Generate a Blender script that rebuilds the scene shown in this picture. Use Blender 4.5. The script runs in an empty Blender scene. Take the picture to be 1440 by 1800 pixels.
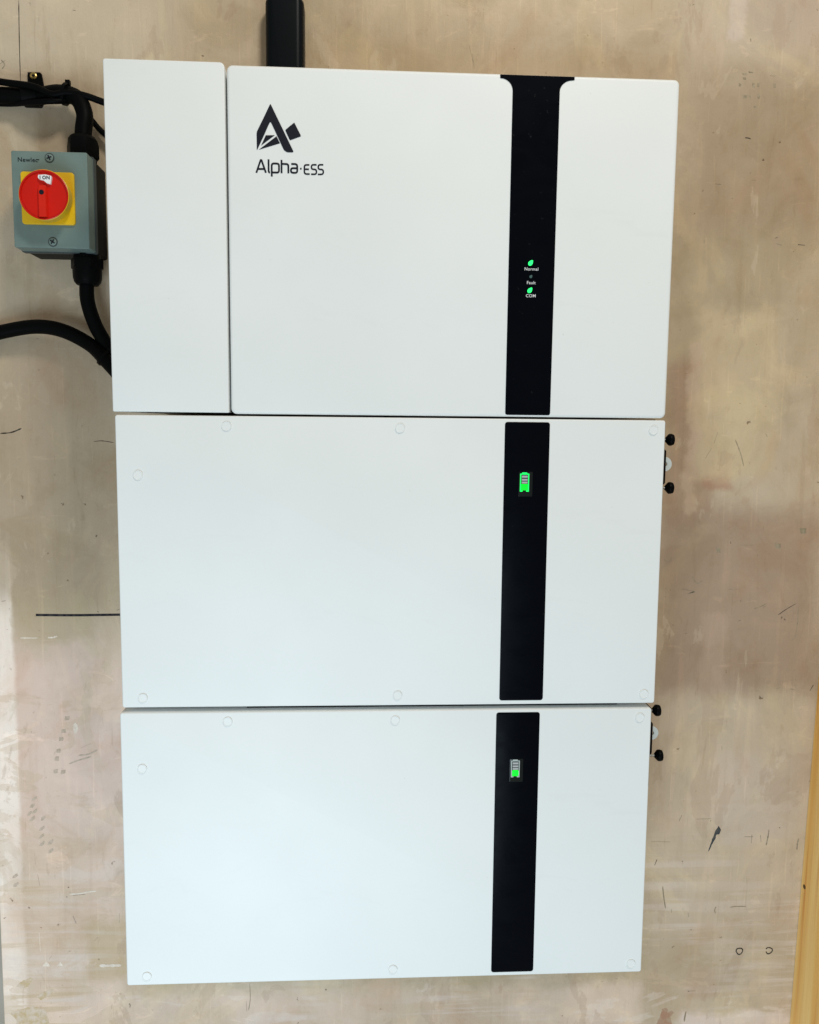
import bpy, bmesh, math, random
from mathutils import Vector, Matrix, noise
random.seed(7)
S = bpy.context.scene
COL = S.collection

# ------------------------------------------------------------------ camera
cam_d = bpy.data.cameras.new('camera'); cam = bpy.data.objects.new('camera', cam_d); COL.objects.link(cam)
rot = Matrix.Rotation(-0.05480, 3, 'Z') @ Matrix.Rotation(-0.09956, 3, 'X') @ Matrix.Rotation(-0.00942, 3, 'Y')
right, fwd, up = rot.col[0], rot.col[1], rot.col[2]
m = Matrix((right, up, -fwd)).transposed().to_4x4(); m.translation = (-0.03335, -1.14875, 0.31423)
cam.matrix_world = m
cam_d.sensor_fit = 'HORIZONTAL'; cam_d.sensor_width = 36.0; cam_d.lens = 36.05
cam_d.clip_start = 0.02; cam_d.clip_end = 60
S.camera = cam

# ------------------------------------------------------------------ light
w = bpy.data.worlds.new('World'); S.world = w; w.use_nodes = True
bg = w.node_tree.nodes['Background']; bg.inputs[0].default_value = (1.0, 0.965, 0.86, 1); bg.inputs[1].default_value = 0.31
def area(name, loc, target, sx, sy, power, col):
    d = bpy.data.lights.new(name, 'AREA'); d.shape = 'RECTANGLE'; d.size = sx; d.size_y = sy; d.energy = power; d.color = col
    o = bpy.data.objects.new(name, d); COL.objects.link(o); o.location = loc
    o.rotation_euler = (Vector(target) - Vector(loc)).to_track_quat('-Z', 'Y').to_euler(); return o
area('daylight_from_doorway', (-0.45, -1.75, -0.95), (-0.2, 0, -0.1), 0.8, 1.2, 23.5, (0.67, 0.865, 1.0))
area('ceiling_lamp', (0.50, -1.40, 1.95), (-0.1, 0, 0.1), 0.34, 0.34, 20, (1.0, 0.95, 0.85))
S.view_settings.view_transform = 'Standard'; S.view_settings.look = 'None'
S.view_settings.exposure = 0.08; S.view_settings.gamma = 1.0; S.view_settings.use_curve_mapping = False

# ------------------------------------------------------------------ materials
class NT:
    def __init__(s, name):
        s.m = bpy.data.materials.new(name); s.m.use_nodes = True; s.t = s.m.node_tree
        s.b = s.t.nodes['Principled BSDF']
    def n(s, typ, **kw):
        x = s.t.nodes.new(typ)
        for k, v in kw.items(): setattr(x, k, v)
        return x
    def put(s, sock, v):
        if isinstance(v, bpy.types.NodeSocket): s.t.links.new(v, sock)
        else: sock.default_value = v
    def math(s, op, a, b=0.0, clamp=False):
        x = s.n('ShaderNodeMath', operation=op, use_clamp=clamp); s.put(x.inputs[0], a); s.put(x.inputs[1], b); return x.outputs[0]
    def coord(s, scale=(1, 1, 1), loc=(0, 0, 0)):
        tc = s.n('ShaderNodeTexCoord'); mp = s.n('ShaderNodeMapping'); s.t.links.new(tc.outputs['Object'], mp.inputs[0])
        mp.inputs['Scale'].default_value = scale; mp.inputs['Location'].default_value = loc; return mp.outputs[0]
    def noise(s, vec, scale, detail=4, rough=.55, dist=0.0):
        x = s.n('ShaderNodeTexNoise'); s.put(x.inputs['Vector'], vec); x.inputs['Scale'].default_value = scale
        x.inputs['Detail'].default_value = detail; x.inputs['Roughness'].default_value = rough; x.inputs['Distortion'].default_value = dist; return x.outputs[0]
    def step(s, v, a, b, lo=0.0, hi=1.0):
        x = s.n('ShaderNodeMapRange', interpolation_type='SMOOTHSTEP'); s.put(x.inputs[0], v)
        x.inputs[1].default_value = a; x.inputs[2].default_value = b; x.inputs[3].default_value = lo; x.inputs[4].default_value = hi; return x.outputs[0]
    def mix(s, f, a, b, blend='MIX'):
        x = s.n('ShaderNodeMix', data_type='RGBA', blend_type=blend); s.put(x.inputs[0], f)
        s.put(x.inputs[6], (*a, 1) if isinstance(a, tuple) else a); s.put(x.inputs[7], (*b, 1) if isinstance(b, tuple) else b); return x.outputs[2]
    def bump(s, h, strength, dist):
        x = s.n('ShaderNodeBump'); s.put(x.inputs['Height'], h); x.inputs['Strength'].default_value = strength; x.inputs['Distance'].default_value = dist
        s.t.links.new(x.outputs[0], s.b.inputs['Normal'])
    def base(s, c, rough=.5, spec=.5, metal=0.0):
        s.put(s.b.inputs['Base Color'], (*c, 1) if isinstance(c, tuple) else c); s.put(s.b.inputs['Roughness'], rough)
        s.b.inputs['Specular IOR Level'].default_value = spec; s.b.inputs['Metallic'].default_value = metal; return s
def plain(name, c, rough=.5, spec=.5, metal=0.0, grain=0.0, gscale=400, var=0.06):
    a = NT(name); v = a.coord()
    k = a.noise(v, 35, 4); col = a.mix(a.step(k, .3, .7), tuple(x * (1 - var) for x in c), tuple(min(1, x * (1 + var)) for x in c))
    a.base(col, rough, spec, metal)
    if grain: a.bump(a.noise(v, gscale, 2), grain, .0004)
    return a.m
def glow(name, c, strength):
    a = NT(name); a.base(c, .4, .3); a.b.inputs['Emission Color'].default_value = (*c, 1); a.b.inputs['Emission Strength'].default_value = strength; return a.m

M = {}
a = NT('white_powder_coat'); v = a.coord()
col = a.mix(a.step(a.noise(v, 5, 3), .35, .7), (.775, .785, .775), (.80, .81, .80))
col = a.mix(a.step(a.noise(v, 160, 2), .77, .82), col, (.70, .695, .67))
col = a.mix(a.math('MULTIPLY', a.step(a.noise(a.coord((1, 1, 3), (2, 5, 1)), 9, 5, .65, 1.5), .58, .72), .18), col, (.72, .725, .71))
a.base(col, a.step(a.noise(a.coord((1, 1, 1), (4, 4, 4)), 6, 5, .65), .3, .7, .43, .48), .42); a.bump(a.noise(v, 900, 2), .2, .0003); M['white'] = a.m
a = NT('black_gloss_panel'); v = a.coord(); a.base(a.mix(a.step(a.noise(v, 220, 2), .70, .78), (.0018, .0024, .0042), (.012, .013, .014)), a.step(a.noise(a.coord((1, 1, 2)), 14, 5, .65, 1.0), .3, .7, .22, .38), .03); M['black_gloss'] = a.m
M['ink'] = plain('printed_ink', (.008, .009, .016), .5, .2)
M['white_ink'] = plain('white_print', (.8, .8, .8), .5, .2)
M['rubber'] = plain('black_cable_sheath', (.0016, .0018, .002), .5, .05, grain=.2)
M['black_plastic'] = plain('black_plastic', (.002, .0022, .0024), .42, .06, grain=.2)
M['trunking'] = plain('black_trunking_plastic', (.0022, .0040, .0058), .34, .10, grain=.1)
M['switch_lid'] = plain('grey_green_plastic', (.152, .212, .196), .42, .4, grain=.25)
M['switch_side'] = plain('dark_grey_plastic', (.05, .062, .066), .5, .3, grain=.25)
M['yellow'] = plain('yellow_plastic', (.76, .47, .006), .38, .45)
M['red'] = plain('red_plastic', (.60, .010, .004), .36, .25)
M['red_bar'] = plain('red_handle_plastic', (.66, .016, .006), .33, .3)
M['steel'] = plain('zinc_steel', (.42, .43, .42), .32, .5, 1.0)
M['brass'] = plain('brass', (.45, .33, .12), .35, .5, 1.0)
M['washer'] = plain('white_nylon', (.66, .70, .68), .5, .4)
M['grey_bar'] = plain('unlit_gauge_segment', (.42, .43, .44), .4, .4)
M['gauge_rim'] = plain('grey_gauge_outline', (.40, .46, .44), .4, .4)
M['smoke'] = plain('smoked_window', (.006, .0085, .0085), .22, .25)
M['green_on'] = glow('lit_green_segment', (.0, .92, .02), 1.0)
M['green_rim'] = glow('lit_green_outline', (.01, .86, .12), .95)
M['led_on'] = glow('lit_green_indicator', (.02, .95, .16), 1.2)
M['led_core'] = glow('lit_indicator_core', (.60, 1.0, .85), 1.3)
M['led_off'] = plain('unlit_indicator', (.06, .12, .11), .25, .5)
# marks on the plaster
for k, c in dict(m_ink=(.012, .012, .022), m_dark=(.03, .024, .02), m_brown=(.15, .115, .075), m_grey=(.15, .13, .115), m_tan=(.36, .28, .20),
                 m_white=(.86, .76, .66), m_slate=(.05, .058, .065), m_copper=(.40, .215, .14), m_ochre=(.50, .36, .15), m_smudge=(.19, .155, .10)).items():
    a = NT(k); v = a.coord(); sx = a.n('ShaderNodeSeparateXYZ'); a.t.links.new(v, sx.inputs[0])
    ground = a.mix(a.math('MULTIPLY', a.step(sx.outputs[0], -.36, -.38), a.step(sx.outputs[2], .06, -.02)), (.46, .385, .275), (.68, .555, .46))
    lo, hi = dict(m_ink=(.9, 1), m_dark=(.85, 1), m_slate=(.9, 1), m_copper=(.4, .9), m_white=(.3, 1), m_ochre=(.0, .7), m_smudge=(.3, .8), m_tan=(.25, .65), m_brown=(.3, .65), m_grey=(.25, .75))[k]
    a.base(a.mix(a.step(a.noise(v, 150 if k not in ('m_ochre', 'm_copper') else 90, 5, .65), .36, .64, lo, hi), ground, c), .85, .15); M[k] = a.m

STROKES=[('ink',0.0017,[(-0.4902, 0.0531), (-0.4382, 0.0526), (-0.375, 0.0532)]),
('dark',0.0008,[(-0.529, 0.3044), (-0.5139, 0.306), (-0.5001, 0.3116)]),
('dark',0.00045,[(-0.4041, 0.2946), (-0.3926, 0.2955), (-0.3774, 0.2933)]),
('dark',0.0007,[(0.4371, -0.2624), (0.441, -0.2536)]),
('ink',0.0011,[(0.4026, -0.3312), (0.4057, -0.3224)]),
('brown',0.0009,[(0.4161, -0.3648), (0.4186, -0.3819), (0.422, -0.4001)]),
('brown',0.0006,[(0.4308, -0.4012), (0.4319, -0.4076)]),
('brown',0.0007,[(0.5212, -0.4006), (0.5308, -0.3995), (0.5468, -0.3999)]),
('brown',0.0008,[(0.5, -0.3992), (0.498, -0.4046), (0.4996, -0.4101)]),
('brown',0.0006,[(0.4573, -0.4082), (0.4585, -0.4146)]),
('brown',0.0006,[(0.4638, -0.2602), (0.4855, -0.2597)]),
('brown',0.0004,[(0.3959, -0.2936), (0.4246, -0.2951)]),
('grey',0.0011,[(0.5384, -0.2891), (0.5516, -0.2894)]),
('grey',0.0013,[(0.5496, -0.2858), (0.5495, -0.2992)]),
('grey',0.0009,[(0.5756, -0.2782), (0.5745, -0.2907), (0.5725, -0.3032)]),
('grey',0.0008,[(0.5629, -0.2869), (0.5643, -0.2977)]),
('grey',0.0009,[(0.6222, -0.2934), (0.6209, -0.3024), (0.6206, -0.3113)]),
('brown',0.0011,[(0.4608, -0.5675), (0.4594, -0.5768), (0.4589, -0.5842)]),
('brown',0.0005,[(0.4629, -0.5341), (0.4735, -0.5344)]),
('dark',0.0007,[(0.462, -0.5341), (0.4647, -0.5351)]),
('dark',0.0008,[(0.4876, 0.7191), (0.4916, 0.7189), (0.4957, 0.7178)]),
('dark',0.001,[(0.5376, 0.5854), (0.5408, 0.587)]),
('grey',0.0012,[(0.5396, 0.5784), (0.5471, 0.5763)]),
('dark',0.001,[(0.5707, 0.5776), (0.5806, 0.577)]),
('dark',0.0004,[(0.4481, 0.6568), (0.457, 0.6563)]),
('brown',0.0004,[(0.4985, 0.6634), (0.5066, 0.6629)]),
('brown',0.0006,[(0.5185, 0.8016), (0.5257, 0.8014)]),
('brown',0.0005,[(0.4363, 0.5816), (0.4366, 0.5763)]),
('dark',0.0007,[(0.5184, 0.4403), (0.5193, 0.4388)]),
('dark',0.0006,[(0.5363, 0.3532), (0.5372, 0.352)]),
('brown',0.0006,[(0.4979, 0.3564), (0.5004, 0.356)]),
('brown',0.0005,[(0.509, 0.1532), (0.5285, 0.1529)]),
('brown',0.0005,[(0.4685, 0.3151), (0.4635, 0.2989)]),
('brown',0.0005,[(0.4604, 0.2924), (0.452, 0.2777)]),
('brown',0.0005,[(0.4947, 0.3048), (0.5032, 0.2854), (0.5091, 0.2668)]),
('brown',0.0006,[(0.5384, 0.3141), (0.5411, 0.3093)]),
('dark',0.0004,[(0.5714, 0.05), (0.5845, 0.0593), (0.5978, 0.0669)]),
('brown',0.0004,[(0.6015, 0.0626), (0.6012, 0.038), (0.5984, 0.0125)]),
('brown',0.0006,[(0.4068, 0.1307), (0.4091, 0.1348)]),
('brown',0.0006,[(0.3975, 0.1323), (0.4052, 0.1282), (0.4084, 0.1332)]),
('brown',0.0008,[(0.4406, 0.1066), (0.4477, 0.0974), (0.456, 0.1007)]),
('brown',0.0005,[(0.4253, 0.089), (0.4457, 0.0848), (0.4341, 0.0815)]),
('brown',0.0005,[(0.4946, 0.0881), (0.509, 0.0881)]),
('brown',0.0005,[(0.5351, 0.0594), (0.5451, 0.0628), (0.5525, 0.067)]),
('dark',0.0005,[(0.5122, 0.0409), (0.5155, 0.0426)]),
('dark',0.0006,[(0.4947, 0.1698), (0.4948, 0.169)]),
('dark',0.0006,[(0.495, 0.164), (0.4951, 0.1632)]),
('dark',0.0006,[(0.4949, 0.1582), (0.4955, 0.1549)]),
('brown',0.0004,[(0.5422, 0.1799), (0.5426, 0.1724)]),
('brown',0.0004,[(0.534, 0.1922), (0.5351, 0.1865)]),
('brown',0.0007,[(0.5424, -0.0635), (0.5493, -0.0644)]),
('brown',0.001,[(0.575, -0.0612), (0.5801, -0.0595)]),
('brown',0.001,[(0.5966, -0.0614), (0.6027, -0.0623)]),
('dark',0.0009,[(0.6262, -0.0642), (0.6309, -0.0556)]),
('brown',0.0005,[(0.4966, -0.1472), (0.4974, -0.1542)]),
('tan',0.001,[(-0.4381, -0.1502), (-0.4246, -0.1487), (-0.4109, -0.1422)]),
('tan',0.0008,[(-0.4346, -0.1394), (-0.4202, -0.1329)]),
('tan',0.0009,[(-0.452, -0.1626), (-0.4367, -0.1569), (-0.4207, -0.1521)]),
('white',0.0009,[(-0.5131, 0.0205), (-0.5015, 0.0204), (-0.489, 0.0204)]),
('white',0.0011,[(-0.475, 0.0207), (-0.4673, 0.0211), (-0.4617, 0.0231)]),
('white',0.0012,[(-0.4565, -0.3577), (-0.4427, -0.3571), (-0.4306, -0.3548), (-0.4184, -0.3533)]),
('dark',0.0005,[(-0.4525, -0.3595), (-0.4347, -0.3582)]),
('white',0.0022,[(-0.4176, -0.4685), (-0.4021, -0.4689), (-0.3866, -0.4689)]),
('white',0.0009,[(-0.5018, -0.4157), (-0.5012, -0.4437)]),
('dark',0.0014,[(-0.459, -0.3481), (-0.4577, -0.3464)]),
('dark',0.0011,[(-0.4618, -0.3619), (-0.4602, -0.3615)]),
('brown',0.0005,[(-0.504, -0.2947), (-0.5038, -0.3118)]),
('brown',0.0006,[(-0.5011, -0.3265), (-0.4985, -0.3438)]),
('grey',0.0016,[(-0.4534, -0.3907), (-0.449, -0.4022)]),
('brown',0.0006,[(-0.4238, -0.43), (-0.4188, -0.4248)]),
('brown',0.0006,[(-0.4895, -0.4572), (-0.4853, -0.4512)]),
('dark',0.0005,[(-0.4834, 0.8636), (-0.4845, 0.8145), (-0.485, 0.7615)]),
('dark',0.0007,[(-0.4151, 0.8538), (-0.4115, 0.8532)]),
('brown',0.0005,[(-0.4584, 0.8463), (-0.4587, 0.8379)]),
('grey',0.0006,[(-0.5086, 0.7891), (-0.5044, 0.7836), (-0.5076, 0.7778)]),
('grey',0.0006,[(-0.5102, 0.7841), (-0.5035, 0.7885)]),
('dark',0.0007,[(-0.4062, 0.0577), (-0.4038, 0.0569)]),
('brown',0.001,[(-0.3796, 0.0593), (-0.3756, 0.0609)]),
('dark',0.0005,[(-0.5358, 0.0725), (-0.5304, 0.0733)]),
('brown',0.0005,[(-0.387, -0.388), (-0.3874, -0.4037)]),
('brown',0.0005,[(-0.4022, -0.5369), (-0.4012, -0.5298)]),
('brown',0.0009,[(-0.3766, -0.5288), (-0.375, -0.5324), (-0.3759, -0.5351)]),
('brown',0.0006,[(-0.5047, -0.5436), (-0.5028, -0.5365)]),
('brown',0.0005,[(-0.4779, -0.5471), (-0.4754, -0.5463)]),
('brown',0.0005,[(-0.2005, -0.5027), (-0.2, -0.527), (-0.2026, -0.545)]),
('brown',0.0005,[(-0.2058, -0.5304), (-0.2052, -0.5467)]),
('white',0.0008,[(-0.3324, -0.5436), (-0.3297, -0.5356)]),
('white',0.0009,[(-0.1843, -0.5537), (-0.1834, -0.5465)]),
('tan',0.0011,[(0.1086, 0.8163), (0.1112, 0.7982)]),
('brown',0.0004,[(0.1038, 0.827), (0.1096, 0.8055)]),
('dark',0.0006,[(0.2851, 0.8111), (0.2859, 0.8108)]),
('dark',0.0005,[(0.1221, 0.8742), (0.1229, 0.8739)])]
BLOTS=[('slate',[(0.4982, -0.2706), (0.5016, -0.2778), (0.4997, -0.284), (0.4954, -0.2848), (0.4932, -0.2928), (0.4884, -0.3016), (0.4857, -0.3096), (0.4832, -0.3127), (0.4846, -0.306), (0.488, -0.2945), (0.4911, -0.2856), (0.4934, -0.2785)]),
('copper',[(0.4146, -0.5884), (0.4203, -0.5756), (0.4233, -0.5626), (0.4295, -0.5609), (0.4332, -0.5648), (0.4315, -0.5685), (0.4376, -0.5659), (0.4422, -0.5688), (0.4371, -0.5752), (0.4395, -0.5892)]),
('white',[(-0.4439, -0.1051), (-0.4414, -0.1027), (-0.4383, -0.1052), (-0.4378, -0.1118), (-0.4403, -0.1185), (-0.4427, -0.1176), (-0.4445, -0.1118)]),
('white',[(-0.4988, -0.4675), (-0.4962, -0.4632), (-0.4929, -0.4598), (-0.4897, -0.4634), (-0.4883, -0.4678)]),
('white',[(-0.4785, -0.4672), (-0.4751, -0.4629), (-0.4734, -0.4603), (-0.4704, -0.4674)]),
('ochre',[(-0.5476, -0.5395), (-0.5295, -0.533), (-0.5147, -0.529), (-0.497, -0.5349), (-0.4913, -0.5592), (-0.5401, -0.5576), (-0.5382, -0.5505)]),
('ochre',[(-0.5379, -0.4973), (-0.5295, -0.4896), (-0.5155, -0.4838), (-0.5134, -0.4909), (-0.5201, -0.4978), (-0.5283, -0.5002)]),
('ochre',[(-0.5093, -0.5141), (-0.5002, -0.5072), (-0.4837, -0.5024), (-0.4864, -0.5103), (-0.503, -0.5196)]),
('tan',[(-0.4549, -0.093), (-0.449, -0.0926), (-0.4496, -0.0984), (-0.4555, -0.0988)]),
('tan',[(-0.4602, -0.1112), (-0.4543, -0.1108), (-0.4549, -0.1166), (-0.4608, -0.117)]),
('tan',[(-0.4637, -0.1228), (-0.4578, -0.1224), (-0.4584, -0.1282), (-0.4643, -0.1286)]),
('tan',[(-0.4682, -0.1402), (-0.4623, -0.1399), (-0.4629, -0.1457), (-0.4688, -0.1461)]),
('tan',[(-0.471, -0.1519), (-0.4651, -0.1515), (-0.4656, -0.1574), (-0.4716, -0.1577)]),
('tan',[(-0.4732, -0.1703), (-0.4672, -0.1699), (-0.4678, -0.1758), (-0.4738, -0.1761)]),
('tan',[(-0.4629, -0.1713), (-0.457, -0.1709), (-0.4576, -0.1768), (-0.4635, -0.1771)]),
('tan',[(-0.506, -0.2165), (-0.5043, -0.2123), (-0.4986, -0.209), (-0.498, -0.2124), (-0.5021, -0.2165)]),
('tan',[(-0.5088, -0.2266), (-0.507, -0.2224), (-0.5014, -0.2191), (-0.5007, -0.2225), (-0.5048, -0.2266)]),
('tan',[(-0.5059, -0.2351), (-0.5042, -0.2309), (-0.4985, -0.2276), (-0.4978, -0.231), (-0.5019, -0.2351)]),
('tan',[(-0.5131, -0.2383), (-0.5114, -0.2341), (-0.5057, -0.2309), (-0.5051, -0.2342), (-0.5092, -0.2384)]),
('tan',[(-0.5095, -0.246), (-0.5077, -0.2418), (-0.502, -0.2385), (-0.5014, -0.2419), (-0.5055, -0.2461)]),
('tan',[(-0.4944, -0.2454), (-0.4926, -0.2412), (-0.4869, -0.2379), (-0.4863, -0.2413), (-0.4904, -0.2455)]),
('tan',[(-0.4965, -0.2607), (-0.4947, -0.2565), (-0.4891, -0.2532), (-0.4884, -0.2566), (-0.4925, -0.2608)]),
('tan',[(-0.4977, -0.2726), (-0.4959, -0.2684), (-0.4903, -0.2651), (-0.4896, -0.2685), (-0.4937, -0.2727)]),
('tan',[(-0.4973, -0.2837), (-0.4955, -0.2795), (-0.4898, -0.2762), (-0.4892, -0.2796), (-0.4933, -0.2838)]),
('tan',[(-0.4852, -0.2814), (-0.4835, -0.2771), (-0.4778, -0.2738), (-0.4771, -0.2773), (-0.4812, -0.2814)]),
('tan',[(-0.4857, -0.295), (-0.484, -0.2908), (-0.4783, -0.2875), (-0.4776, -0.2909), (-0.4817, -0.2951)]),
('tan',[(-0.5365, -0.3317), (-0.5347, -0.3275), (-0.529, -0.3242), (-0.5283, -0.3276), (-0.5325, -0.3318)]),
('tan',[(-0.5362, -0.3447), (-0.5344, -0.3404), (-0.5287, -0.3371), (-0.528, -0.3405), (-0.5322, -0.3447)]),
('smudge',[(0.4793, 0.804), (0.4857, 0.804), (0.4852, 0.8013), (0.4804, 0.8013)]),
('smudge',[(0.4879, 0.8062), (0.4943, 0.8062), (0.4938, 0.8041), (0.489, 0.8041)]),
('smudge',[(0.4804, 0.7982), (0.4852, 0.798), (0.4848, 0.7953), (0.4812, 0.7954)]),
('smudge',[(0.4752, 0.7906), (0.4784, 0.7902), (0.4783, 0.7862), (0.4759, 0.7863)]),
('smudge',[(0.4939, 0.7911), (0.4979, 0.7907), (0.4978, 0.7853), (0.4948, 0.7855)]),
('smudge',[(0.5003, 0.7913), (0.5043, 0.791), (0.5041, 0.787), (0.5011, 0.7871)]),
('smudge',[(0.4816, 0.7751), (0.488, 0.7749), (0.4875, 0.7708), (0.4827, 0.7709)]),
('smudge',[(0.4896, 0.7746), (0.4928, 0.7744), (0.4926, 0.7717), (0.4902, 0.7718)]),
('smudge',[(0.5019, 0.7765), (0.5059, 0.776), (0.5058, 0.7706), (0.5028, 0.7708)]),
('smudge',[(0.5235, 0.7913), (0.5275, 0.7908), (0.5274, 0.7855), (0.5244, 0.7857)]),
('smudge',[(0.4975, 0.7611), (0.5023, 0.761), (0.5019, 0.7589), (0.4983, 0.7589)]),
('smudge',[(0.4881, 0.8494), (0.4897, 0.849), (0.4897, 0.845), (0.4885, 0.8452)]),
('smudge',[(0.5964, 0.1784), (0.6067, 0.1776), (0.6061, 0.1701), (0.5984, 0.1705)]),
('smudge',[(0.5613, 0.1558), (0.5698, 0.155), (0.5694, 0.1475), (0.563, 0.1479)]),
('smudge',[(0.4739, 0.1499), (0.4806, 0.149), (0.4803, 0.1416), (0.4752, 0.142)])]
PATCHES=[(-0.593,-0.295,-0.341,0.021,(.74,.59,.50),0.90,0.0320,0.0600,1),
(-0.597,-0.599,-0.522,0.134,(.93,.85,.76),0.85,0.0040,0.0880,1),
(-0.526,-0.604,-0.364,-0.279,(.78,.62,.50),0.85,0.0400,0.0400,0),
(-0.516,0.014,-0.411,0.094,(.47,.39,.25),0.60,0.0096,0.0096,0),
(-0.437,-0.490,-0.372,-0.401,(.50,.39,.21),0.60,0.0112,0.0112,0),
(-0.534,-0.522,-0.436,-0.295,(.58,.48,.37),0.50,0.0200,0.0200,0),
(-0.551,0.768,-0.194,0.909,(.58,.505,.375),0.70,0.0480,0.0480,0),
(0.397,0.576,0.618,0.811,(.335,.255,.16),0.70,0.0480,0.0480,0),
(0.471,0.842,0.606,0.944,(.46,.385,.305),0.70,0.0320,0.0320,0),
(0.397,0.193,0.469,0.418,(.37,.255,.17),0.70,0.0144,0.0144,0),
(0.450,0.235,0.494,0.278,(.38,.205,.13),0.65,0.0072,0.0072,0),
(0.435,0.250,0.551,0.490,(.56,.465,.305),0.80,0.0144,0.0144,0),
(0.386,-0.073,0.632,0.209,(.33,.235,.165),0.75,0.0240,0.0240,0),
(0.391,-0.460,0.644,-0.077,(.54,.45,.335),0.75,0.0320,0.0320,0),
(0.460,-0.544,0.508,-0.496,(.42,.28,.20),0.60,0.0080,0.0080,0),
(0.391,-0.581,0.668,-0.460,(.50,.41,.29),0.50,0.0200,0.0200,0),
(0.448,-0.657,0.624,-0.574,(.74,.63,.56),0.70,0.0096,0.0096,0),
(-0.112,0.741,0.397,0.832,(.45,.355,.215),0.55,0.0240,0.0240,0),
(-0.576,0.070,-0.370,0.459,(.39,.315,.22),0.75,0.0320,0.0480,1),  # darker olive-brown area, mid height at the left
(-0.067,0.858,0.376,0.929,(.55,.465,.31),0.60,0.0320,0.0320,0),
(0.456,0.843,0.481,0.912,(.62,.54,.47),0.60,0.0048,0.0048,0),
(0.424,0.201,0.440,0.442,(.55,.43,.31),0.60,0.0048,0.0048,0),
(0.457,-0.072,0.495,0.051,(.47,.36,.27),0.55,0.0064,0.0064,0),
(0.495,-0.298,0.615,-0.164,(.56,.49,.41),0.50,0.0160,0.0160,0),
(-0.375,-0.619,0.394,-0.517,(.72,.58,.47),0.70,0.0160,0.0160,0),
(-0.031,-0.622,0.192,-0.525,(.50,.40,.28),0.50,0.0240,0.0240,0)]
RINGS=[(0.5398, -0.4716), (0.5861, -0.4719)]

# bare plaster: trowelled mottling, patches of skim of another colour, and a darker brown area at mid left
a = NT('bare_plaster'); tc = a.n('ShaderNodeTexCoord'); sp = a.n('ShaderNodeSeparateXYZ'); a.t.links.new(tc.outputs['Object'], sp.inputs[0])
ob = tc.outputs['Object']; X, Z = sp.outputs[0], sp.outputs[2]
big = a.noise(ob, 3.2, 6, .6, .4); mid = a.noise(ob, 11, 6, .62, .8)
vst = a.noise(a.coord((46, 1, 3.2)), 1, 6, .6, .5); hst = a.noise(a.coord((3.0, 1, 60)), 1, 6, .6, .6)
fine = a.noise(ob, 260, 3, .7); grit = a.noise(ob, 900, 2, .6)
col = a.mix(a.step(big, .34, .64), (.42, .345, .225), (.54, .465, .345))
w1 = a.math('SUBTRACT', a.noise(ob, 14, 8, .68), .5); w2 = a.math('SUBTRACT', a.noise(a.coord((1, 1, 1), (3.1, 0, 5.7)), 14, 8, .68), .5)
wx = a.math('ADD', X, a.math('MULTIPLY', w1, .05)); wz = a.math('ADD', Z, a.math('MULTIPLY', w2, .06))
w3 = a.math('ADD', X, a.math('MULTIPLY', w1, .010))
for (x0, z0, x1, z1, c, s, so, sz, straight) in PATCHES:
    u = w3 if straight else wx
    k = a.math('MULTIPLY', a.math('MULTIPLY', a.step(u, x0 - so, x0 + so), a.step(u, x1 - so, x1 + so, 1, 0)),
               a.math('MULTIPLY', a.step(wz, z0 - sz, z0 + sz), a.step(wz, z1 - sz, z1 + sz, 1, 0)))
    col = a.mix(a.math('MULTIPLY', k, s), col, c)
# skim left on and wiped off: crisp-edged pale and tan islands
isl = a.noise(a.coord((1, 1, 2.3), (6, 4, 3)), 8, 7, .62, .7); isl2 = a.noise(a.coord((2.2, 1, 1), (2, 4, 9)), 6.5, 7, .62, .7)
lowl = a.math('MAXIMUM', a.math('MULTIPLY', a.step(Z, .06, -.12), a.step(X, -.36, -.38)), a.step(Z, -.45, -.54))
col = a.mix(a.math('MULTIPLY', a.math('MULTIPLY', a.step(isl, .545, .565), lowl), .38), col, (.60, .475, .33))
col = a.mix(a.math('MULTIPLY', a.math('MULTIPLY', a.step(isl, .42, .39), lowl), .34), col, (.74, .665, .60))
col = a.mix(a.math('MULTIPLY', a.step(isl2, .58, .605), .30), col, (.40, .30, .21))
col = a.mix(a.math('MULTIPLY', a.step(isl2, .40, .375), .30), col, (.58, .50, .37))
cloud = a.noise(a.coord((1, 1, .7), (4, 1, 8)), 7.5, 8, .66, 1.0)
def tint(k, f, c):
    global col
    col = a.mix(a.math('MULTIPLY', k, f), col, c, 'MULTIPLY')
tint(a.step(cloud, .50, .66), .42, (.90, .76, .66))
tint(a.step(cloud, .47, .34), .55, (1.18, 1.18, 1.08))
tint(a.step(mid, .50, .66), .34, (.80, .77, .70))
tint(a.step(mid, .48, .30), .34, (1.22, 1.17, 1.16))
tint(a.step(vst, .54, .74), .42, (1.25, 1.20, 1.17))
tint(a.step(vst, .46, .26), .36, (.78, .74, .68))
low = a.math('MULTIPLY', a.step(Z, -.12, -.55), a.step(a.noise(a.coord((1, 1, 1), (7, 3, 1)), 5, 4), .40, .60))
col = a.mix(a.math('MULTIPLY', a.math('MULTIPLY', a.step(hst, .50, .62), low), .6), col, (.70, .62, .56))
col = a.mix(a.math('MULTIPLY', a.math('MULTIPLY', a.step(hst, .46, .36), low), .5), col, (.50, .38, .22))
tint(a.step(a.noise(a.coord((1, 1, .6), (9, 2, 4)), 34, 6, .72), .57, .72), .38, (.72, .66, .58))
smear = a.noise(a.coord((30, 1, 9), (2, 2, 2)), 1, 7, .7, 1.4)
tint(a.step(smear, .60, .74), .38, (.66, .60, .52))
tint(a.step(a.noise(a.coord((13, 1, 34), (5, 2, 2)), 1, 7, .7, 1.2), .60, .68), .45, (1.28, 1.25, 1.22))
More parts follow.
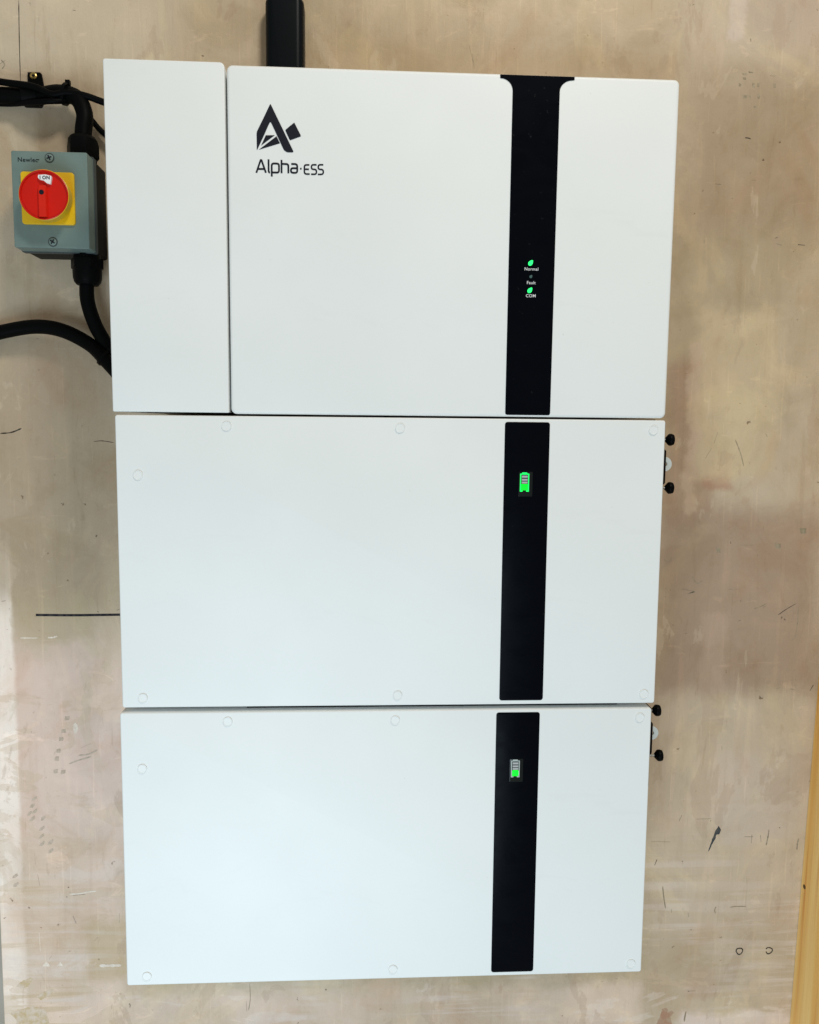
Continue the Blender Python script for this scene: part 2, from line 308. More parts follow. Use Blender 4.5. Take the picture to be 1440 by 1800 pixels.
tint(a.step(a.noise(a.coord((190, 1, 7), (3, 3, 3)), 1, 3, .6, .3), .64, .67), .30, (1.30, 1.26, 1.22))
tint(a.step(a.noise(a.coord((150, 1, 9), (8, 3, 1)), 1, 4, .6, .4), .66, .70), .30, (.68, .62, .55))
tint(a.step(fine, .58, .78), .42, (.70, .65, .58))
tint(a.step(a.noise(a.coord((1, 1, 1), (1, 7, 2)), 75, 3, .6), .70, .74), .8, (.32, .27, .22))
tint(a.step(grit, .35, .7), .22, (.78, .75, .70))
col = a.mix(1.0, col, (1.06, 1.01, 1.015), 'MULTIPLY')
a.base(col, a.step(mid, .3, .7, .5, .8), .3)
h = a.math('ADD', a.math('MULTIPLY', vst, .5), a.math('ADD', a.math('MULTIPLY', mid, .8), a.math('SUBTRACT', a.math('MULTIPLY', fine, .26), a.math('MULTIPLY', a.step(a.noise(a.coord((1, 1, 1), (1, 7, 2)), 75, 3, .6), .68, .74), .8))))
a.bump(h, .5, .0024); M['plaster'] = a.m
a = NT('pale_plaster_return'); v = a.coord(); a.base(a.mix(a.step(a.noise(v, 8, 5), .3, .7), (.40, .355, .29), (.46, .42, .36)), .8, .2); a.bump(a.noise(v, 30, 5), .3, .001); M['plaster2'] = a.m
# pine
a = NT('orange_pine'); g = a.noise(a.coord((30, 30, 1.1)), 1, 5, .55, .8)
col = a.mix(a.step(g, .34, .66), (.84, .46, .12), (.96, .69, .28))
col = a.mix(a.math('MULTIPLY', a.step(a.noise(a.coord((40, 62, 1.6), (3, 1.3, 2)), 1, 4, .5, .6), .56, .68), .75), col, (.66, .27, .055))
col = a.mix(a.math('MULTIPLY', a.step(a.noise(a.coord((300, 300, 5)), 1, 3), .5, .75), .3), col, (.48, .25, .08))
a.base(col, .5, .35); a.bump(a.noise(a.coord((300, 300, 6)), 1, 3), .15, .0006); M['pine'] = a.m
M['knot'] = plain('pine_knot', (.09, .05, .02), .6, .3)

# ------------------------------------------------------------------ helpers
def finish(name, bm, mat, parent=None, origin=(0, 0, 0), smooth=32):
    bmesh.ops.recalc_face_normals(bm, faces=bm.faces)
    me = bpy.data.meshes.new(name)
    if any(origin): bmesh.ops.translate(bm, verts=bm.verts, vec=-Vector(origin))
    for f in bm.faces: f.smooth = True
    bm.to_mesh(me); bm.free()
    me.set_sharp_from_angle(angle=math.radians(smooth))
    o = bpy.data.objects.new(name, me); COL.objects.link(o); me.materials.append(M[mat])
    o.parent = parent
    return o
def thing(name, label, cat, loc=(0, 0, 0), group=None):
    o = bpy.data.objects.new(name, None); COL.objects.link(o); o.location = loc; o.empty_display_size = .05
    o['label'] = label; o['category'] = cat
    if group: o['group'] = group
    return o
def rrect(x0, x1, z0, z1, r, seg=6):
    """outline, r = radius or (bl, br, tr, tl)"""
    if not isinstance(r, tuple): r = (r,) * 4
    out = []
    for (cx, cz, sx, sz, a0, rr) in ((x0, z0, 1, 1, 180, r[0]), (x1, z0, -1, 1, 270, r[1]), (x1, z1, -1, -1, 0, r[2]), (x0, z1, 1, -1, 90, r[3])):
        for i in range(seg + 1):
            t = math.radians(a0 + 90 * i / seg); out.append((cx + sx * rr + rr * math.cos(t), cz + sz * rr + rr * math.sin(t)))
    return out
def slab(bm, x0, x1, z0, z1, yf, yb, r, fil=.0, seg=6, fseg=5):
    """rounded slab with its face at yf (towards the viewer) and back at yb"""
    if not isinstance(r, tuple): r = (r,) * 4
    rings = [(0, yb), (0, yf + fil)]
    if fil:
        for i in range(1, fseg + 1):
            t = math.pi / 2 * i / fseg; rings.append((fil * (1 - math.cos(t)), yf + fil * (1 - math.sin(t))))
    L = []
    for ins, y in rings:
        rr = tuple(max(q - ins, .00005) for q in r)
        L.append([bm.verts.new((x, y, z)) for x, z in rrect(x0 + ins, x1 - ins, z0 + ins, z1 - ins, rr, seg)])
    n = len(L[0])
    for A, B in zip(L, L[1:]):
        for i in range(n): bm.faces.new((A[i], A[(i + 1) % n], B[(i + 1) % n], B[i]))
    bm.faces.new(L[0]); cap = bm.faces.new(L[-1])
    for e in cap.edges: e.smooth = False
def prism(bm, pts, yf, yb):
    A = [bm.verts.new((x, yf, z)) for x, z in pts]; B = [bm.verts.new((x, yb, z)) for x, z in pts]; n = len(pts)
    bm.faces.new(A); bm.faces.new(B[::-1])
    for i in range(n): bm.faces.new((A[i], B[i], B[(i + 1) % n], A[(i + 1) % n]))
def lathe(bm, prof, c, axis='Y', n=28, close=True):
    """prof = [(radius, t)]; axis Y: t measured towards the viewer (-Y); X: t along +X; Z: along +Z"""
    rings = []
    for r, t in prof:
        ring = []
        for i in range(n):
            q = 2 * math.pi * i / n; u, v_ = r * math.cos(q), r * math.sin(q)
            p = {'Y': (u, -t, v_), 'X': (t, u, v_), 'Z': (u, v_, t)}[axis]
            ring.append(bm.verts.new(Vector(p) + Vector(c)))
        rings.append(ring)
    for A, B in zip(rings, rings[1:]):
        for i in range(n): bm.faces.new((A[i], A[(i + 1) % n], B[(i + 1) % n], B[i]))
    if close: bm.faces.new(rings[0]); bm.faces.new(rings[-1])
    return rings
def smooth_path(P, k=8):
    P = [Vector(p) for p in P]; Q = [2 * P[0] - P[1]] + P + [2 * P[-1] - P[-2]]; out = []
    for i in range(1, len(Q) - 2):
        for j in range(k):
            t = j / k; p0, p1, p2, p3 = Q[i - 1:i + 3]
            out.append(.5 * ((2 * p1) + (p2 - p0) * t + (2 * p0 - 5 * p1 + 4 * p2 - p3) * t * t + (3 * p1 - p0 - 3 * p2 + p3) * t ** 3))
    return out + [P[-1]]
def tube(bm, P, r, n=16, k=8):
    P = smooth_path(P, k); prev = None; rings = []
    for i, p in enumerate(P):
        d = (P[min(i + 1, len(P) - 1)] - P[max(i - 1, 0)]).normalized()
        u = Vector((0, 1, 0)) if prev is None else prev
        u = (u - d * u.dot(d)).normalized(); v_ = d.cross(u); prev = u
        rings.append([bm.verts.new(p + r * (math.cos(2 * math.pi * j / n) * u + math.sin(2 * math.pi * j / n) * v_)) for j in range(n)])
    for A, B in zip(rings, rings[1:]):
        for j in range(n): bm.faces.new((A[j], A[(j + 1) % n], B[(j + 1) % n], B[j]))
    bm.faces.new(rings[0]); bm.faces.new(rings[-1])
def ribbon(bm, pts, hw, yf, yb, taper=False, jit=0.0):
    L, R_ = [], []; n = len(pts)
    for i, (x, z) in enumerate(pts):
        if n > 1:
            a_ = pts[max(i - 1, 0)]; b_ = pts[min(i + 1, n - 1)]; d = Vector((b_[0] - a_[0], b_[1] - a_[1]))
        d = d.normalized() if d.length > 0 else Vector((1, 0)); nx, nz = -d.y, d.x
        s = 1.0
        if 0 < i < n - 1:
            d0 = Vector((x - pts[i - 1][0], z - pts[i - 1][1])).normalized(); s = 1 / max(.5, abs(d0.dot(d)))
        q = hw * s * (1 + jit * random.uniform(-1, 1)) * ((.35 if i in (0, n - 1) else 1) if taper else 1)
        L.append((x + nx * q, z + nz * q)); R_.append((x - nx * q, z - nz * q))
    prism(bm, L + R_[::-1], yf, yb)
def fillet(pts, r, seg=5):
    out = [pts[0]]
    for i in range(1, len(pts) - 1):
        p, a_, b_ = Vector(pts[i]), Vector(pts[i - 1]), Vector(pts[i + 1]); q = min(r, .49 * (a_ - p).length if i > 1 else .98 * (a_ - p).length, .49 * (b_ - p).length if i < len(pts) - 2 else .98 * (b_ - p).length)
        s, e = p + (a_ - p).normalized() * q, p + (b_ - p).normalized() * q
        for j in range(seg + 1):
            t = j / seg; c = (1 - t) ** 2 * s + 2 * t * (1 - t) * p + t * t * e; out.append((c.x, c.y))
    return out + [pts[-1]]
def text(name, s, x, z, y, size, mat, parent, origin=(0, 0, 0), bold=0.0, align='CENTER', sx=1.0, spacing=1.0):
    c = bpy.data.curves.new(name, 'FONT'); c.body = s; c.size = size; c.align_x = align; c.extrude = .00012; c.offset = bold; c.space_character = spacing; c.resolution_u = 4
    t = bpy.data.objects.new(name, c); COL.objects.link(t)
    dg = bpy.context.evaluated_depsgraph_get(); me = bpy.data.meshes.new_from_object(t.evaluated_get(dg)); me.name = name
    bpy.data.objects.remove(t)
    me.transform(Matrix.Translation(Vector((x, y, z)) - Vector(origin)) @ Matrix.Rotation(math.pi / 2, 4, 'X') @ Matrix.Diagonal((sx, 1, 1, 1)))
    me.materials.clear(); me.materials.append(M[mat]); o = bpy.data.objects.new(name, me); COL.objects.link(o); o.parent = parent; return o
def B(): return bmesh.new()

# ------------------------------------------------------------------ the wall
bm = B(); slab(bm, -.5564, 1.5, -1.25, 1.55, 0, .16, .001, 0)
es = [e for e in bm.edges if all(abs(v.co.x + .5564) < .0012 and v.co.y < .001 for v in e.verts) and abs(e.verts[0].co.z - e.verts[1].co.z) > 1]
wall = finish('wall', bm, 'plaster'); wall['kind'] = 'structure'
bv = wall.modifiers.new('edge', 'BEVEL'); bv.width = .004; bv.segments = 3; bv.limit_method = 'ANGLE'; bv.angle_limit = math.radians(60)
bm = B(); slab(bm, -1.5, -.5570, -1.25, 1.55, .05, .16, .001, 0)
o = finish('wall_return', bm, 'plaster2'); o['kind'] = 'structure'
for i, (k, hw, pts) in enumerate(STROKES):
    bm = B()
    if len(pts) > 2: pts = [(p.x, p.y) for p in [Vector((q.x, q.z)) for q in smooth_path([(x, 0, z) for x, z in pts], 5)]]
    ribbon(bm, pts, hw, -.00015 - .00001 * (i % 7), .0006, taper=(k not in ('ink',) or len(pts) < 4), jit=.0 if k == 'ink' and len(pts) > 4 else .3)
    o = finish({'ink': 'slot', 'white': 'scratch', 'dark': 'hairline_crack'}.get(k, 'scuff_mark'), bm, 'm_' + k, wall)
for i, (k, pts) in enumerate(BLOTS):
    bm = B(); Q = []
    for j in range(len(pts)):
        a_, b_ = Vector(pts[j]), Vector(pts[(j + 1) % len(pts)]); n_ = max(2, int((b_ - a_).length / .0025))
        for t in range(n_):
            q = a_.lerp(b_, t / n_); Q.append((q.x + random.uniform(-1, 1) * .0005, q.y + random.uniform(-1, 1) * .0005))
    prism(bm, Q, -.00012 - .00001 * (i % 5), .0006); finish('plaster_blot', bm, 'm_' + k, wall)
for (x, z), g in zip(RINGS, (0, 1)):
    bm = B(); A = []
    for i in range(27 if g else 29):
        t = math.radians(200 + i * (350 if g else 366) / 28); r = .0050 + .0004 * math.sin(3 * t + g)
        A.append((x + r * math.cos(t), z + r * math.sin(t)))
    ribbon(bm, A[:-1], .00085, -.0002, .0006, jit=.35); finish('pencil_ring', bm, 'm_dark', wall)

# ------------------------------------------------------------------ battery modules
HB = .3278; YF = -.236
def black_strip(name, root, x0, x1, z0, z1, yf, mat='black_gloss', r=.003):
    bm = B(); slab(bm, x0, x1, z0, z1, yf - .0005, yf + .001, r, .0002, 5, 2); return finish(name, bm, mat, root)
def make_battery():
    root = thing('battery_module', '', 'battery', (0, 0, 0), 'stacked white battery modules')
    bm = B(); slab(bm, -.305, .305, 0, HB, YF, -.004, .0028, .0016); finish('case', bm, 'white', root)
    strip = black_strip('front_strip', root, .1224, .1731, .0049, .3243, YF)
    # charge gauge: window with outline and four segments
    x0, zt = .1393, HB - .0590; y = YF - .0005
    win = thing_part = None
    bm = B(); slab(bm, x0, x0 + .0156, zt - .0278, zt, y - .0004, y + .0003, .0008, .0002, 3, 2); win = finish('charge_gauge', bm, 'smoke', root)
    y2 = y - .0005
    bm = B()
    prism(bm, fillet([(x0 + .0044, zt - .0222), (x0 + .0014, zt - .0222), (x0 + .0014, zt - .0020), (x0 + .0036, zt - .0020), (x0 + .0036, zt - .0008),
                      (x0 + .0092, zt - .0008), (x0 + .0092, zt - .0020), (x0 + .0116, zt - .0020), (x0 + .0116, zt - .0222), (x0 + .0084, zt - .0222),
                      (x0 + .0084, zt - .0208), (x0 + .0104, zt - .0208), (x0 + .0104, zt - .0030), (x0 + .0026, zt - .0030), (x0 + .0026, zt - .0208), (x0 + .0044, zt - .0208)], .0003, 2), y2, y)
    finish('gauge_outline', bm, 'gauge_rim', win)
    for a0, a1 in ((.0042, .0066), (.0078, .0100), (.0109, .0131)):
        bm = B(); slab(bm, x0 + .0034, x0 + .0098, zt - a1, zt - a0, y2 - .0001, y, .0002, 0); finish('gauge_segment', bm, 'grey_bar', win)
    bm = B(); slab(bm, x0 + .0029, x0 + .0102, zt - .0206, zt - .0138, y2 - .0002, y, .0012, .0002); finish('gauge_segment', bm, 'green_on', win)
    for cx, cz in ((-.1848, .3167), (.0054, .3163), (.2910, .3168), (-.2814, .2624), (-.2818, .0112), (.0050, .0120), (.2915, .0112)):
        bm = B(); lathe(bm, [(.0054, -.001), (.0054, .0008), (.0051, .0011), (.0047, .0011), (.0043, .0007), (.0020, .0007)], (cx, YF, cz), 'Y', 28); finish('screw_cap', bm, 'white', root)
    # connector cover with thumbscrews on the right flank
    zc = HB
    bm = B(); slab(bm, .3035, .3066, zc - .098, zc - .001, -.2315, -.11, .0015, .0008); finish('side_flange', bm, 'black_plastic', root)
    bm = B(); slab(bm, 0.3062, .3240, zc - .0755, zc - .0335, -.192, -.12, .003, .002); finish('connector_cover', bm, 'black_plastic', root)
    for rz, ext in ((.0222, .0014), (.0800, .0030)):
        c = (.3075 + ext, -.181, zc - rz)
        bm = B(); lathe(bm, [(.0022, .0166), (.0030, .0172), (.0066, .0206), (.0072, .0214), (.0072, .0240), (.0064, .0262), (.0045, .0270)], c, 'X', 24)
        # shallow grip flutes
        for v_ in bm.verts:
            d = Vector((v_.co.y - c[1], v_.co.z - c[2]))
            if d.length > .0066:
                k_ = 1 - .045 * (1 - math.cos(12 * math.atan2(d.y, d.x))) / 2; v_.co.y = c[1] + d.x * k_; v_.co.z = c[2] + d.y * k_
        kn = finish('thumbscrew', bm, 'black_plastic', root)
        bm = B(); lathe(bm, [(.0014, -ext), (.0014, .0225)], c, 'X', 14); finish('shaft', bm, 'steel', kn)
    bm = B(); n = 32; c = Vector((.3262, -.1795, zc - .0515)); rr = [(.0088, -.0012), (.0088, .0010), (.0084, .0014), (.0034, .0014), (.0030, .0010), (.0030, -.0012)]
    R0 = lathe(bm, rr, c, 'Y', n, False)
    for i in range(n): bm.faces.new((R0[-1][i], R0[-1][(i + 1) % n], R0[0][(i + 1) % n], R0[0][i]))
    finish('eyelet_tab', bm, 'washer', root)
    bm = B(); slab(bm, -.165, .268, HB - .0005, HB + .0022, -.222, -.05, .001, 0); finish('joint_seal', bm, 'black_plastic', root)
    return root
def copy_tree(o, parent=None):
    c = o.copy(); COL.objects.link(c); c.parent = parent
    for ch in list(o.children): copy_tree(ch, c)
    return c
low_b = make_battery()
low_b['label'] = 'bottom battery module, white, its small grey gauge lit green only in the lowest segment'
low_b.location = (-.003, 0, -.3337)
up_b = copy_tree(low_b); up_b.location = (0, 0, 0)
up_b['label'] = 'middle white battery module right under the inverter, its gauge outlined in bright green'
for ch in up_b.children:
    for g in ch.children:
        if g.name.startswith('gauge_outline'):
            g.data = g.data.copy(); g.data.materials[0] = M['green_rim']
        if g.name.startswith('gauge_segment') and g.data.materials[0] == M['green_on']: pass
    if ch.name.startswith('joint_seal'):
        ch.data = ch.data.copy()
        for v_ in ch.data.vertices:
            v_.co.x = -.235 if v_.co.x < 0 else .298
            if v_.co.z > HB: v_.co.z = HB + .0010

for ch in low_b.children:      # the lowest thumbscrew is not driven home
    if ch.name.startswith('thumbscrew') and sum(v_.co.z for v_ in ch.data.vertices) / len(ch.data.vertices) < HB - .05:
        ch.location.x += .0035
        for g in ch.children: g.data = g.data.copy(); g.data.transform(Matrix.Translation((-.0035, 0, 0)))

# ------------------------------------------------------------------ inverter
inv = thing('inverter', 'white inverter topping the stack, with dark logo and black status strip', 'inverter', (0, 0, .3301 + .00176))
inv.rotation_euler = (.0075, 0, 0)
IY = -.2345; O = (0, 0, .3301)
bm = B(); slab(bm, -.1801, .3054, .3301, .6943, IY, -.004, .0062, .0034, 8, 6); finish('case', bm, 'white', inv, O)
bm = B(); slab(bm, -.3074, -.1822, .3313, .6962, IY - .0002, -.004, (.0015, .0015, .0052, .0026), .0013, 8, 4); finish('wiring_cover', bm, 'white', inv, O)
# status strip: T-headed black band
L = [(.1093, .6929), (.1093, .6896)]
for i in range(9):
    t = math.radians(90 - 90 * i / 8); L.append((.1100 + .0130 * math.cos(t), .6766 + .0126 * math.sin(t)))
L += fillet([(.1230, .6750), (.1226, .3321), (.1480, .3321)], .003)[1:-1]
Rr = fillet([(.1480, .3321), (.1732, .3321), (.1738, .6750)], .003)[1:-1]
for i in range(9):
    t = math.radians(180 - 90 * i / 8); Rr.append((.1875 + .0135 * math.cos(t), .6770 + .0122 * math.sin(t)))
Rr += [(.1897, .6896), (.1897, .6929)]
bm = B(); prism(bm, L + Rr, IY - .0005, IY + .003); st = finish('status_strip', bm, 'black_gloss', inv, O)
yt = IY - .00085
for (x, z, on) in ((.1471, .4977, 1), (.1477, .4831, 0), (.1470, .4684, 1)):
    bm = B(); a0 = .0034 if on else .0019; b0 = .0022 if on else .0015; ang = math.radians(52)
    pts = []
    for i in range(20):
        t = 2 * math.pi * i / 20; u = a0 * math.cos(t); v_ = b0 * math.sin(t) * (1 - .28 * math.cos(t)) * abs(math.sin(t)) ** .25
        pts.append((x + u * math.cos(ang) - v_ * math.sin(ang), z + u * math.sin(ang) + v_ * math.cos(ang)))
    prism(bm, pts, yt - .0002, IY - .0004); led = finish('indicator_light', bm, 'led_on' if on else 'led_off', st, O)
for s_, z in (('Normal', .4895), ('Fault', .4749), ('COM', .4608)):
    text('lettering', s_, .1480, z, yt, .0047, 'white_ink', st, O, .00001, spacing=1.08)
# emblem
def emb(pts, dy=0.0): bm = B(); prism(bm, pts, IY - .0004 - dy, IY + .0005); return finish('logo_mark', bm, 'ink', inv, O)
mm = lambda q: [(x / 1000, z / 1000) for x, z in q]
emb(fillet(mm([(-142.0, 641.0), (-134.6, 656.0), (-110.2, 607.2), (-117.2, 607.0), (-120.6, 609.0), (-132.6, 634.0), (-134.7, 638.0), (-137.0, 633.6), (-141.2, 624.4), (-149.2, 607.9), (-149.3, 626.7), (-142.0, 641.0)]), .0016, 4)[:-1])
emb(mm([(-139.7, 623.7), (-130.4, 624.0), (-144.6, 613.3)])); emb(mm([(-128.4, 623.0), (-124.9, 616.0), (-146.9, 609.0)]))
emb(fillet(mm([(-115.5, 632.7), (-109.6, 637.5), (-102.4, 623.8), (-114.3, 619.3), (-119.2, 629.6), (-115.5, 632.7)]), .0008, 3)[:-1])
# word mark, one mesh for each letter
letters = [[[(-150.0, 585.3), (-145.3, 598.4), (-144.5, 598.4), (-139.9, 585.5)], [(-148.0, 589.2), (-141.7, 589.3)]], [[(-137.0, 599.3), (-137.0, 586.2), (-135.6, 585.6)]],
           [[(-133.7, 581.8), (-133.7, 595.2), (-126.0, 595.2), (-126.0, 586.0), (-133.0, 586.0)]], [[(-123.3, 599.1), (-123.3, 585.5)], [(-122.6, 595.0), (-116.1, 595.0), (-116.1, 585.6)]],
           [[(-113.0, 595.2), (-106.7, 595.2), (-106.7, 586.2), (-113.4, 586.2), (-113.4, 590.9), (-107.2, 590.9)]], [[(-103.6, 590.6), (-102.1, 590.6)]],
           [[(-93.8, 594.7), (-99.1, 594.7), (-99.1, 585.3), (-93.5, 585.3)], [(-98.4, 590.2), (-94.3, 590.2)]],
           [[(-86.2, 595.0), (-91.6, 595.0), (-91.6, 590.3), (-86.3, 590.3), (-86.3, 585.3), (-92.0, 585.2)]], [[(-79.0, 595.2), (-84.4, 595.2), (-84.4, 590.4), (-79.0, 590.4), (-79.0, 585.4), (-84.8, 585.2)]]]
for li, Ls in enumerate(letters):
    bm = B()
    for k, pts in enumerate(Ls):
        hw = .00094 if li < 5 else (.00080 if li > 5 else .0009)
        ribbon(bm, fillet(mm(pts), .0024 if li not in (0,) else .0004), hw, IY - .0003 - .00006 * k, IY + .0005)
    finish('letter', bm, 'ink', inv, O)

# ------------------------------------------------------------------ rotary isolator
sw = thing('isolator_switch', 'grey rotary isolator with red and yellow knob fixed beside the inverter', 'switch', (-.424, 0, .536)); O = (-.424, 0, .536)
bm = B(); slab(bm, -.4695, -.3790, .5365, .6530, -.044, -.001, .004, .001); finish('back_box', bm, 'black_plastic', sw, O)
bm = B(); slab(bm, -.4712, -.3773, .5350, .6545, -.052, -.0441, .003, .0006); finish('lid_rim', bm, 'switch_side', sw, O)
bm = B(); slab(bm, -.4702, -.3783, .5360, .6522, -.075, -.0521, .0022, .0012); lid = finish('lid', bm, 'switch_lid', sw, O)
bm = B(); slab(bm, -.4585, -.3940, .5638, .6268, -.0785, -.0751, .0035, .0010); finish('yellow_plate', bm, 'yellow', sw, O)
kc = (-.4232, -.0786, .5936)
bm = B(); lathe(bm, [(.0268, 0), (.0285, .012), (.0296, .0185), (.0300, .0193), (.0300, .0203), (.0294, .0207), (.0294, .0070), (.004, .0070)], kc, 'Y', 56); kn = finish('knob', bm, 'yellow', sw, O)
bm = B(); lathe(bm, [(.0293, .0188), (.0293, .0212), (.0286, .0216), (.0276, .0206), (.0258, .0105), (.0215, .0090), (.004, .0090)], kc, 'Y', 56); finish('dial', bm, 'red', kn, O)
# grip bar, tapered, across the dial
bm = B(); zc, xc, y0 = kc[2], kc[0] - .001, kc[1] - .0088
sec = [(-.0085, 0), (-.0052, -.0135), (-.0042, -.0145), (.0036, -.0145), (.0046, -.0135), (.0060, 0)]
rings = []
for dz, s_ in ((-.0262, .82), (-.0255, .95), (-.010, 1.0), (.006, 1.0), (.0105, .85), (.0150, .45)):
    rings.append([bm.verts.new((xc + x * (1 if dz < .01 else s_), y0 + y * (1 if dz < .012 else s_ * s_), zc + dz)) for x, y in sec])
for A, C in zip(rings, rings[1:]):
    for i in range(len(sec)): bm.faces.new((A[i], A[(i + 1) % 6], C[(i + 1) % 6], C[i]))
bm.faces.new(rings[0]); bm.faces.new(rings[-1]); finish('grip', bm, 'red_bar', kn, O, 45)
bm = B(); lathe(bm, [(.0029, 0), (.0029, .0004)], (xc - .0006, y0 - .0144, zc + .0025), 'Y', 18); finish('screw_hole', bm, 'ink', kn, O)
bm = B(); prism(bm, fillet([(-.4285, .6165), (-.4290, .6135), (-.4272, .6112), (-.4225, .6104), (-.4186, .6070), (-.4142, .6062), (-.4128, .6140), (-.4132, .6158), (-.4200, .6172), (-.4285, .6165)], .0008, 2)[:-1], kc[1] - .0222, kc[1] - .0092); pl = finish('position_plate', bm, 'white_ink', kn, O)
text('lettering', 'I ON', -.4208, .6116, kc[1] - .0224, .0056, 'ink', pl, O, .00012, spacing=1.05)
for x, z, rr in ((-.4237, .6444, .4), (-.4229, .5435, 1.0)):
    bm = B(); lathe(bm, [(.0058, 0), (.0058, .0004), (.0049, .0004)], (x, -.0751, z), 'Y', 28); sc = finish('lid_screw', bm, 'switch_side', sw, O)
    bm = B(); lathe(bm, [(.0046, 0), (.0046, .0009), (.0036, .0014), (.001, .0016)], (x, -.0752, z), 'Y', 24); finish('screw_head', bm, 'switch_lid', sc, O)
    bm = B()
    for k in (0, 1):
        d = Vector((math.cos(rr + k * math.pi / 2), math.sin(rr + k * math.pi / 2))) * .0031
        ribbon(bm, [(x - d.x, z - d.y), (x + d.x, z + d.y)], .00075, -.0752 - .0018 - k * .00008, -.0760)
    finish('screw_slot', bm, 'ink', sc, O)
text('lettering', 'Newlec', -.4625, .6390, -.0752, .0076, 'ink', sw, O, .00003, 'LEFT', sx=1.0, spacing=1.06)
bm = B(); slab(bm, -.4392, -.4362, .6415, .6424, -.0754, -.0750, .0002, 0); finish('lettering', bm, 'ink', sw, O)
gy = -.036
def gland(z0, sgn, x):
    bm = B(); prof = [(.0165, 0), (.0165, .006), (.0200, .0062), (.0200, .0175), (.0182, .0190), (.0178, .0300), (.0165, .0350), (.0135, .0385), (.0108, .0392)]
    if sgn > 0: prof = [(.0165, 0), (.0165, .003), (.0195, .0032), (.0195, .0180), (.0178, .0260), (.0150, .0300), (.0115, .0312)]
    rings = lathe(bm, [(r, sgn * t) for r, t in prof], (x, gy, z0), 'Z', 36)
    for ri, (r, t) in enumerate(prof):
        if r > .0170:
            for v_ in rings[ri]:
                q = math.atan2(v_.co.y - gy, v_.co.x - x); k_ = math.cos(math.pi / 6) / math.cos((q % (math.pi / 3)) - math.pi / 6) * 1.04
                if r > .0190: v_.co.x = x + (v_.co.x - x) * k_; v_.co.y = gy + (v_.co.y - gy) * k_
    return finish('cable_gland', bm, 'black_plastic', sw, O, 25)
gland(.6531, 1, -.3955); gland(.5364, -1, -.3945)

# ------------------------------------------------------------------ cables, clip, trunking
def cable(name, label, P, r, group=None):
    bm = B(); tube(bm, P, r); o = finish(name, bm, 'rubber'); o['label'] = label; o['category'] = 'cable'
    if group: o['group'] = group
    return o
cable('supply_cable', 'thick black cable curving down into the top of the isolator', [(-.62, -.014, .738), (-.55, -.014, .739), (-.4990, -.016, .7385), (-.4566, -.020, .7375), (-.427, -.024, .7405), (-.4035, -.029, .7330), (-.3930, -.034, .7120), (-.3945, -.036, .690), (-.3955, -.036, .672)], .0105)
cable('thin_cable', 'thin black cable crossing over the thick one towards the inverter', [(-.62, -.020, .766), (-.55, -.022, .760), (-.4986, -.026, .7515), (-.4564, -.034, .7440), (-.4330, -.036, .7345), (-.4140, -.036, .7370), (-.3927, -.034, .7350), (-.3700, -.030, .7290), (-.34, -.03, .720)], .0042)
cable('thin_cable', 'thin black cable looping below the cable clip into the hidden side of the inverter', [(-.62, -.010, .733), (-.55, -.010, .732), (-.4990, -.012, .7300), (-.4600, -.030, .7262), (-.4300, -.036, .7262), (-.4080, -.020, .7310), (-.3930, -.012, .7150), (-.3800, -.012, .7000), (-.3640, -.014, .6880), (-.34, -.02, .675)], .0036)
cable('outlet_cable', 'black cable dropping from the bottom of the isolator behind the inverter', [(-.3945, -.036, .530), (-.3955, -.036, .505), (-.3960, -.034, .478), (-.3885, -.031, .449), (-.3765, -.030, .4255), (-.3630, -.032, .403), (-.335, -.045, .37), (-.30, -.05, .35)], .0092)
cable('lower_cable', 'black cable arching across bare plaster below the isolator', [(-.64, -.012, .408), (-.565, -.014, .425), (-.5109, -.018, .4390), (-.4670, -.022, .4455), (-.4307, -.026, .4400), (-.3946, -.030, .4215), (-.3690, -.046, .3990), (-.345, -.055, .376), (-.31, -.06, .35)], .0094)
def tie(label, c, d, r):
    d = Vector(d).normalized(); u = Vector((0, 1, 0)); v_ = d.cross(u); bm = B(); P = []
    n = 22; rings = []
    for i in range(n):
        q = 2 * math.pi * i / n; e = math.cos(q) * u + math.sin(q) * v_
        rings.append([bm.verts.new(Vector(c) + e * (r + a_) + d * b_) for a_, b_ in ((0, -.0022), (.0014, -.0022), (.0014, .0022), (0, .0022))])
    for i in range(n):
        A, C = rings[i], rings[(i + 1) % n]
        for j in range(4): bm.faces.new((A[j], A[(j + 1) % 4], C[(j + 1) % 4], C[j]))
    h = Vector(c) + v_ * (r + .0022); bmesh.ops.create_cube(bm, size=.0056, matrix=Matrix.Translation(h))
    o = finish('cable_tie', bm, 'black_plastic'); o['label'] = label; o['category'] = 'cable tie'
tie('small black cable tie bundling the cables at the bend above the isolator', (-.4185, -.026, .7388), (1, -.1, -.22), .0125)
tie('small black cable tie where two cables meet beside the inverter', (-.3745, -.041, .4045), (.75, -.3, -.65), .0108)
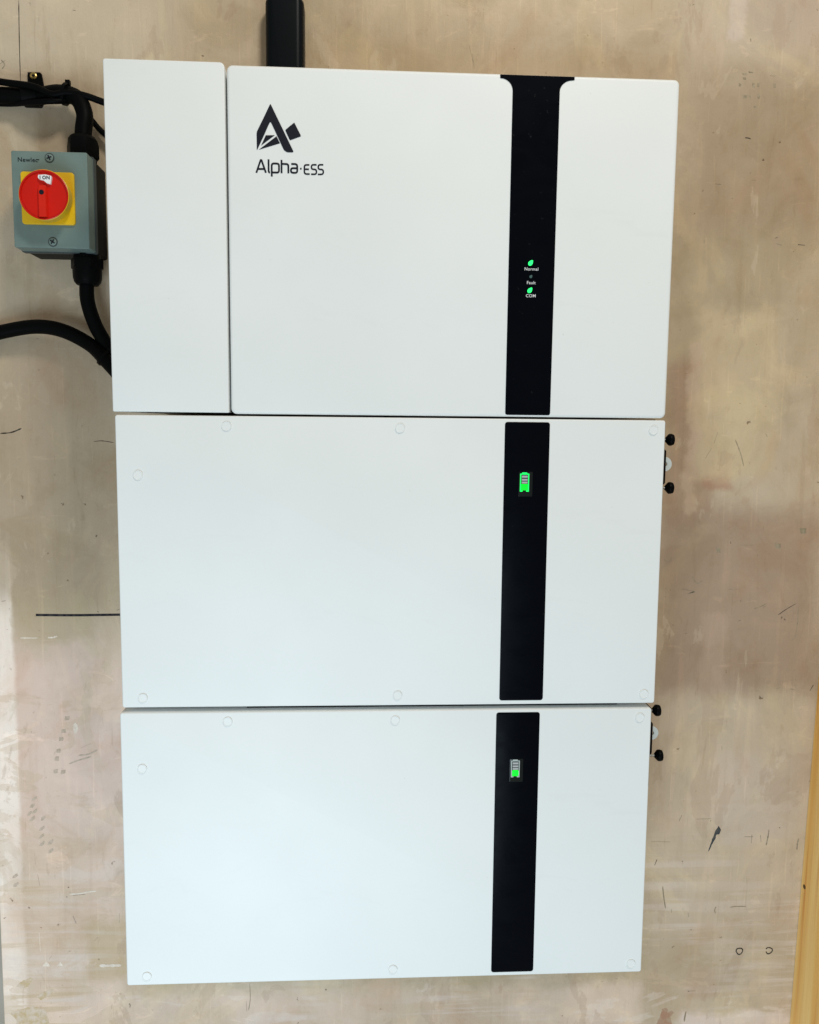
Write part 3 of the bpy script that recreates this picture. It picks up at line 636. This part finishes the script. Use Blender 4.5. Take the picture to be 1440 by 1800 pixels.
# saddle clip
cl = thing('cable_clip', 'black cable clip screwed to the plaster above the thick cable', 'cable clip', (-.4645, 0, .765)); O = (-.4645, 0, .765)
bm = B(); prism(bm, fillet([(-.4742, .7735), (-.4742, .7470), (-.4530, .7470), (-.4568, .7720), (-.4580, .7737), (-.4742, .7735)], .0012, 2)[:-1], -.0034, .0); finish('mounting_tab', bm, 'black_plastic', cl, O)
bm = B(); n = 14; inner, outer = [], []
for i in range(n + 1):
    t = math.radians(80 - 240 * i / n); inner.append((-.0175 - .0118 * math.cos(t), .7385 + .0118 * math.sin(t))); outer.append((-.0175 - .0140 * math.cos(t), .7385 + .0140 * math.sin(t)))
pr = inner + outer[::-1]
A = [bm.verts.new((-.4735, y, z)) for y, z in pr]; C = [bm.verts.new((-.4545, y, z)) for y, z in pr]
for i in range(n):
    j = 2 * n + 1 - i
    bm.faces.new((A[i], A[i + 1], A[j - 1], A[j])); bm.faces.new((C[i], C[j], C[j - 1], C[i + 1]))
for i in range(len(pr)): bm.faces.new((A[i], C[i], C[(i + 1) % len(pr)], A[(i + 1) % len(pr)]))
finish('strap', bm, 'black_plastic', cl, O)
bm = B(); lathe(bm, [(.0046, 0), (.0044, .0010), (.0030, .0018), (.0012, .0012)], (-.4667, -.0034, .7690), 'Y', 20); sc = finish('screw', bm, 'brass', cl, O)
bm = B(); ribbon(bm, [(-.4684, .7690), (-.4650, .7690)], .0005, -.0034 - .0021, -.0044); ribbon(bm, [(-.4667, .7707), (-.4667, .7673)], .0005, -.0034 - .0022, -.0044); finish('screw_slot', bm, 'ink', sc, O)
# trunking
tr = thing('cable_trunking', 'black rounded trunking rising from behind the inverter top', 'trunking', (-.1395, 0, .60)); O = (-.1395, 0, .60)
bm = B(); slab(bm, -.1640, -.1144, .56, .8700, -.030, -.0005, .010, .0098, 6, 8); finish('cover', bm, 'trunking', tr, O)
bm = B(); slab(bm, -.1625, -.1160, .56, .8560, -.009, -.0004, .002, .001); finish('base', bm, 'black_plastic', tr, O)

# ------------------------------------------------------------------ timber
tb = thing('timber_board', 'orange pine board standing on end against the plaster wall', 'timber', (.6100, -.0005, -1.25))
bm = B(); slab(bm, 0, .045, 0, 2.3, -.095, 0, .002, .003); finish('board', bm, 'pine', tb)
bm = B(); lathe(bm, [(.0036, 0), (.0034, .0003), (.002, .0004)], (0, 0, 0), 'Y', 18)
bmesh.ops.rotate(bm, verts=bm.verts, cent=(0, 0, 0), matrix=Matrix.Rotation(-math.pi / 2, 3, 'Z'))
bmesh.ops.translate(bm, verts=bm.verts, vec=(.0001, -.0085, .885)); finish('knot', bm, 'knot', tb)
tb.rotation_euler = (0, .0232, 0)
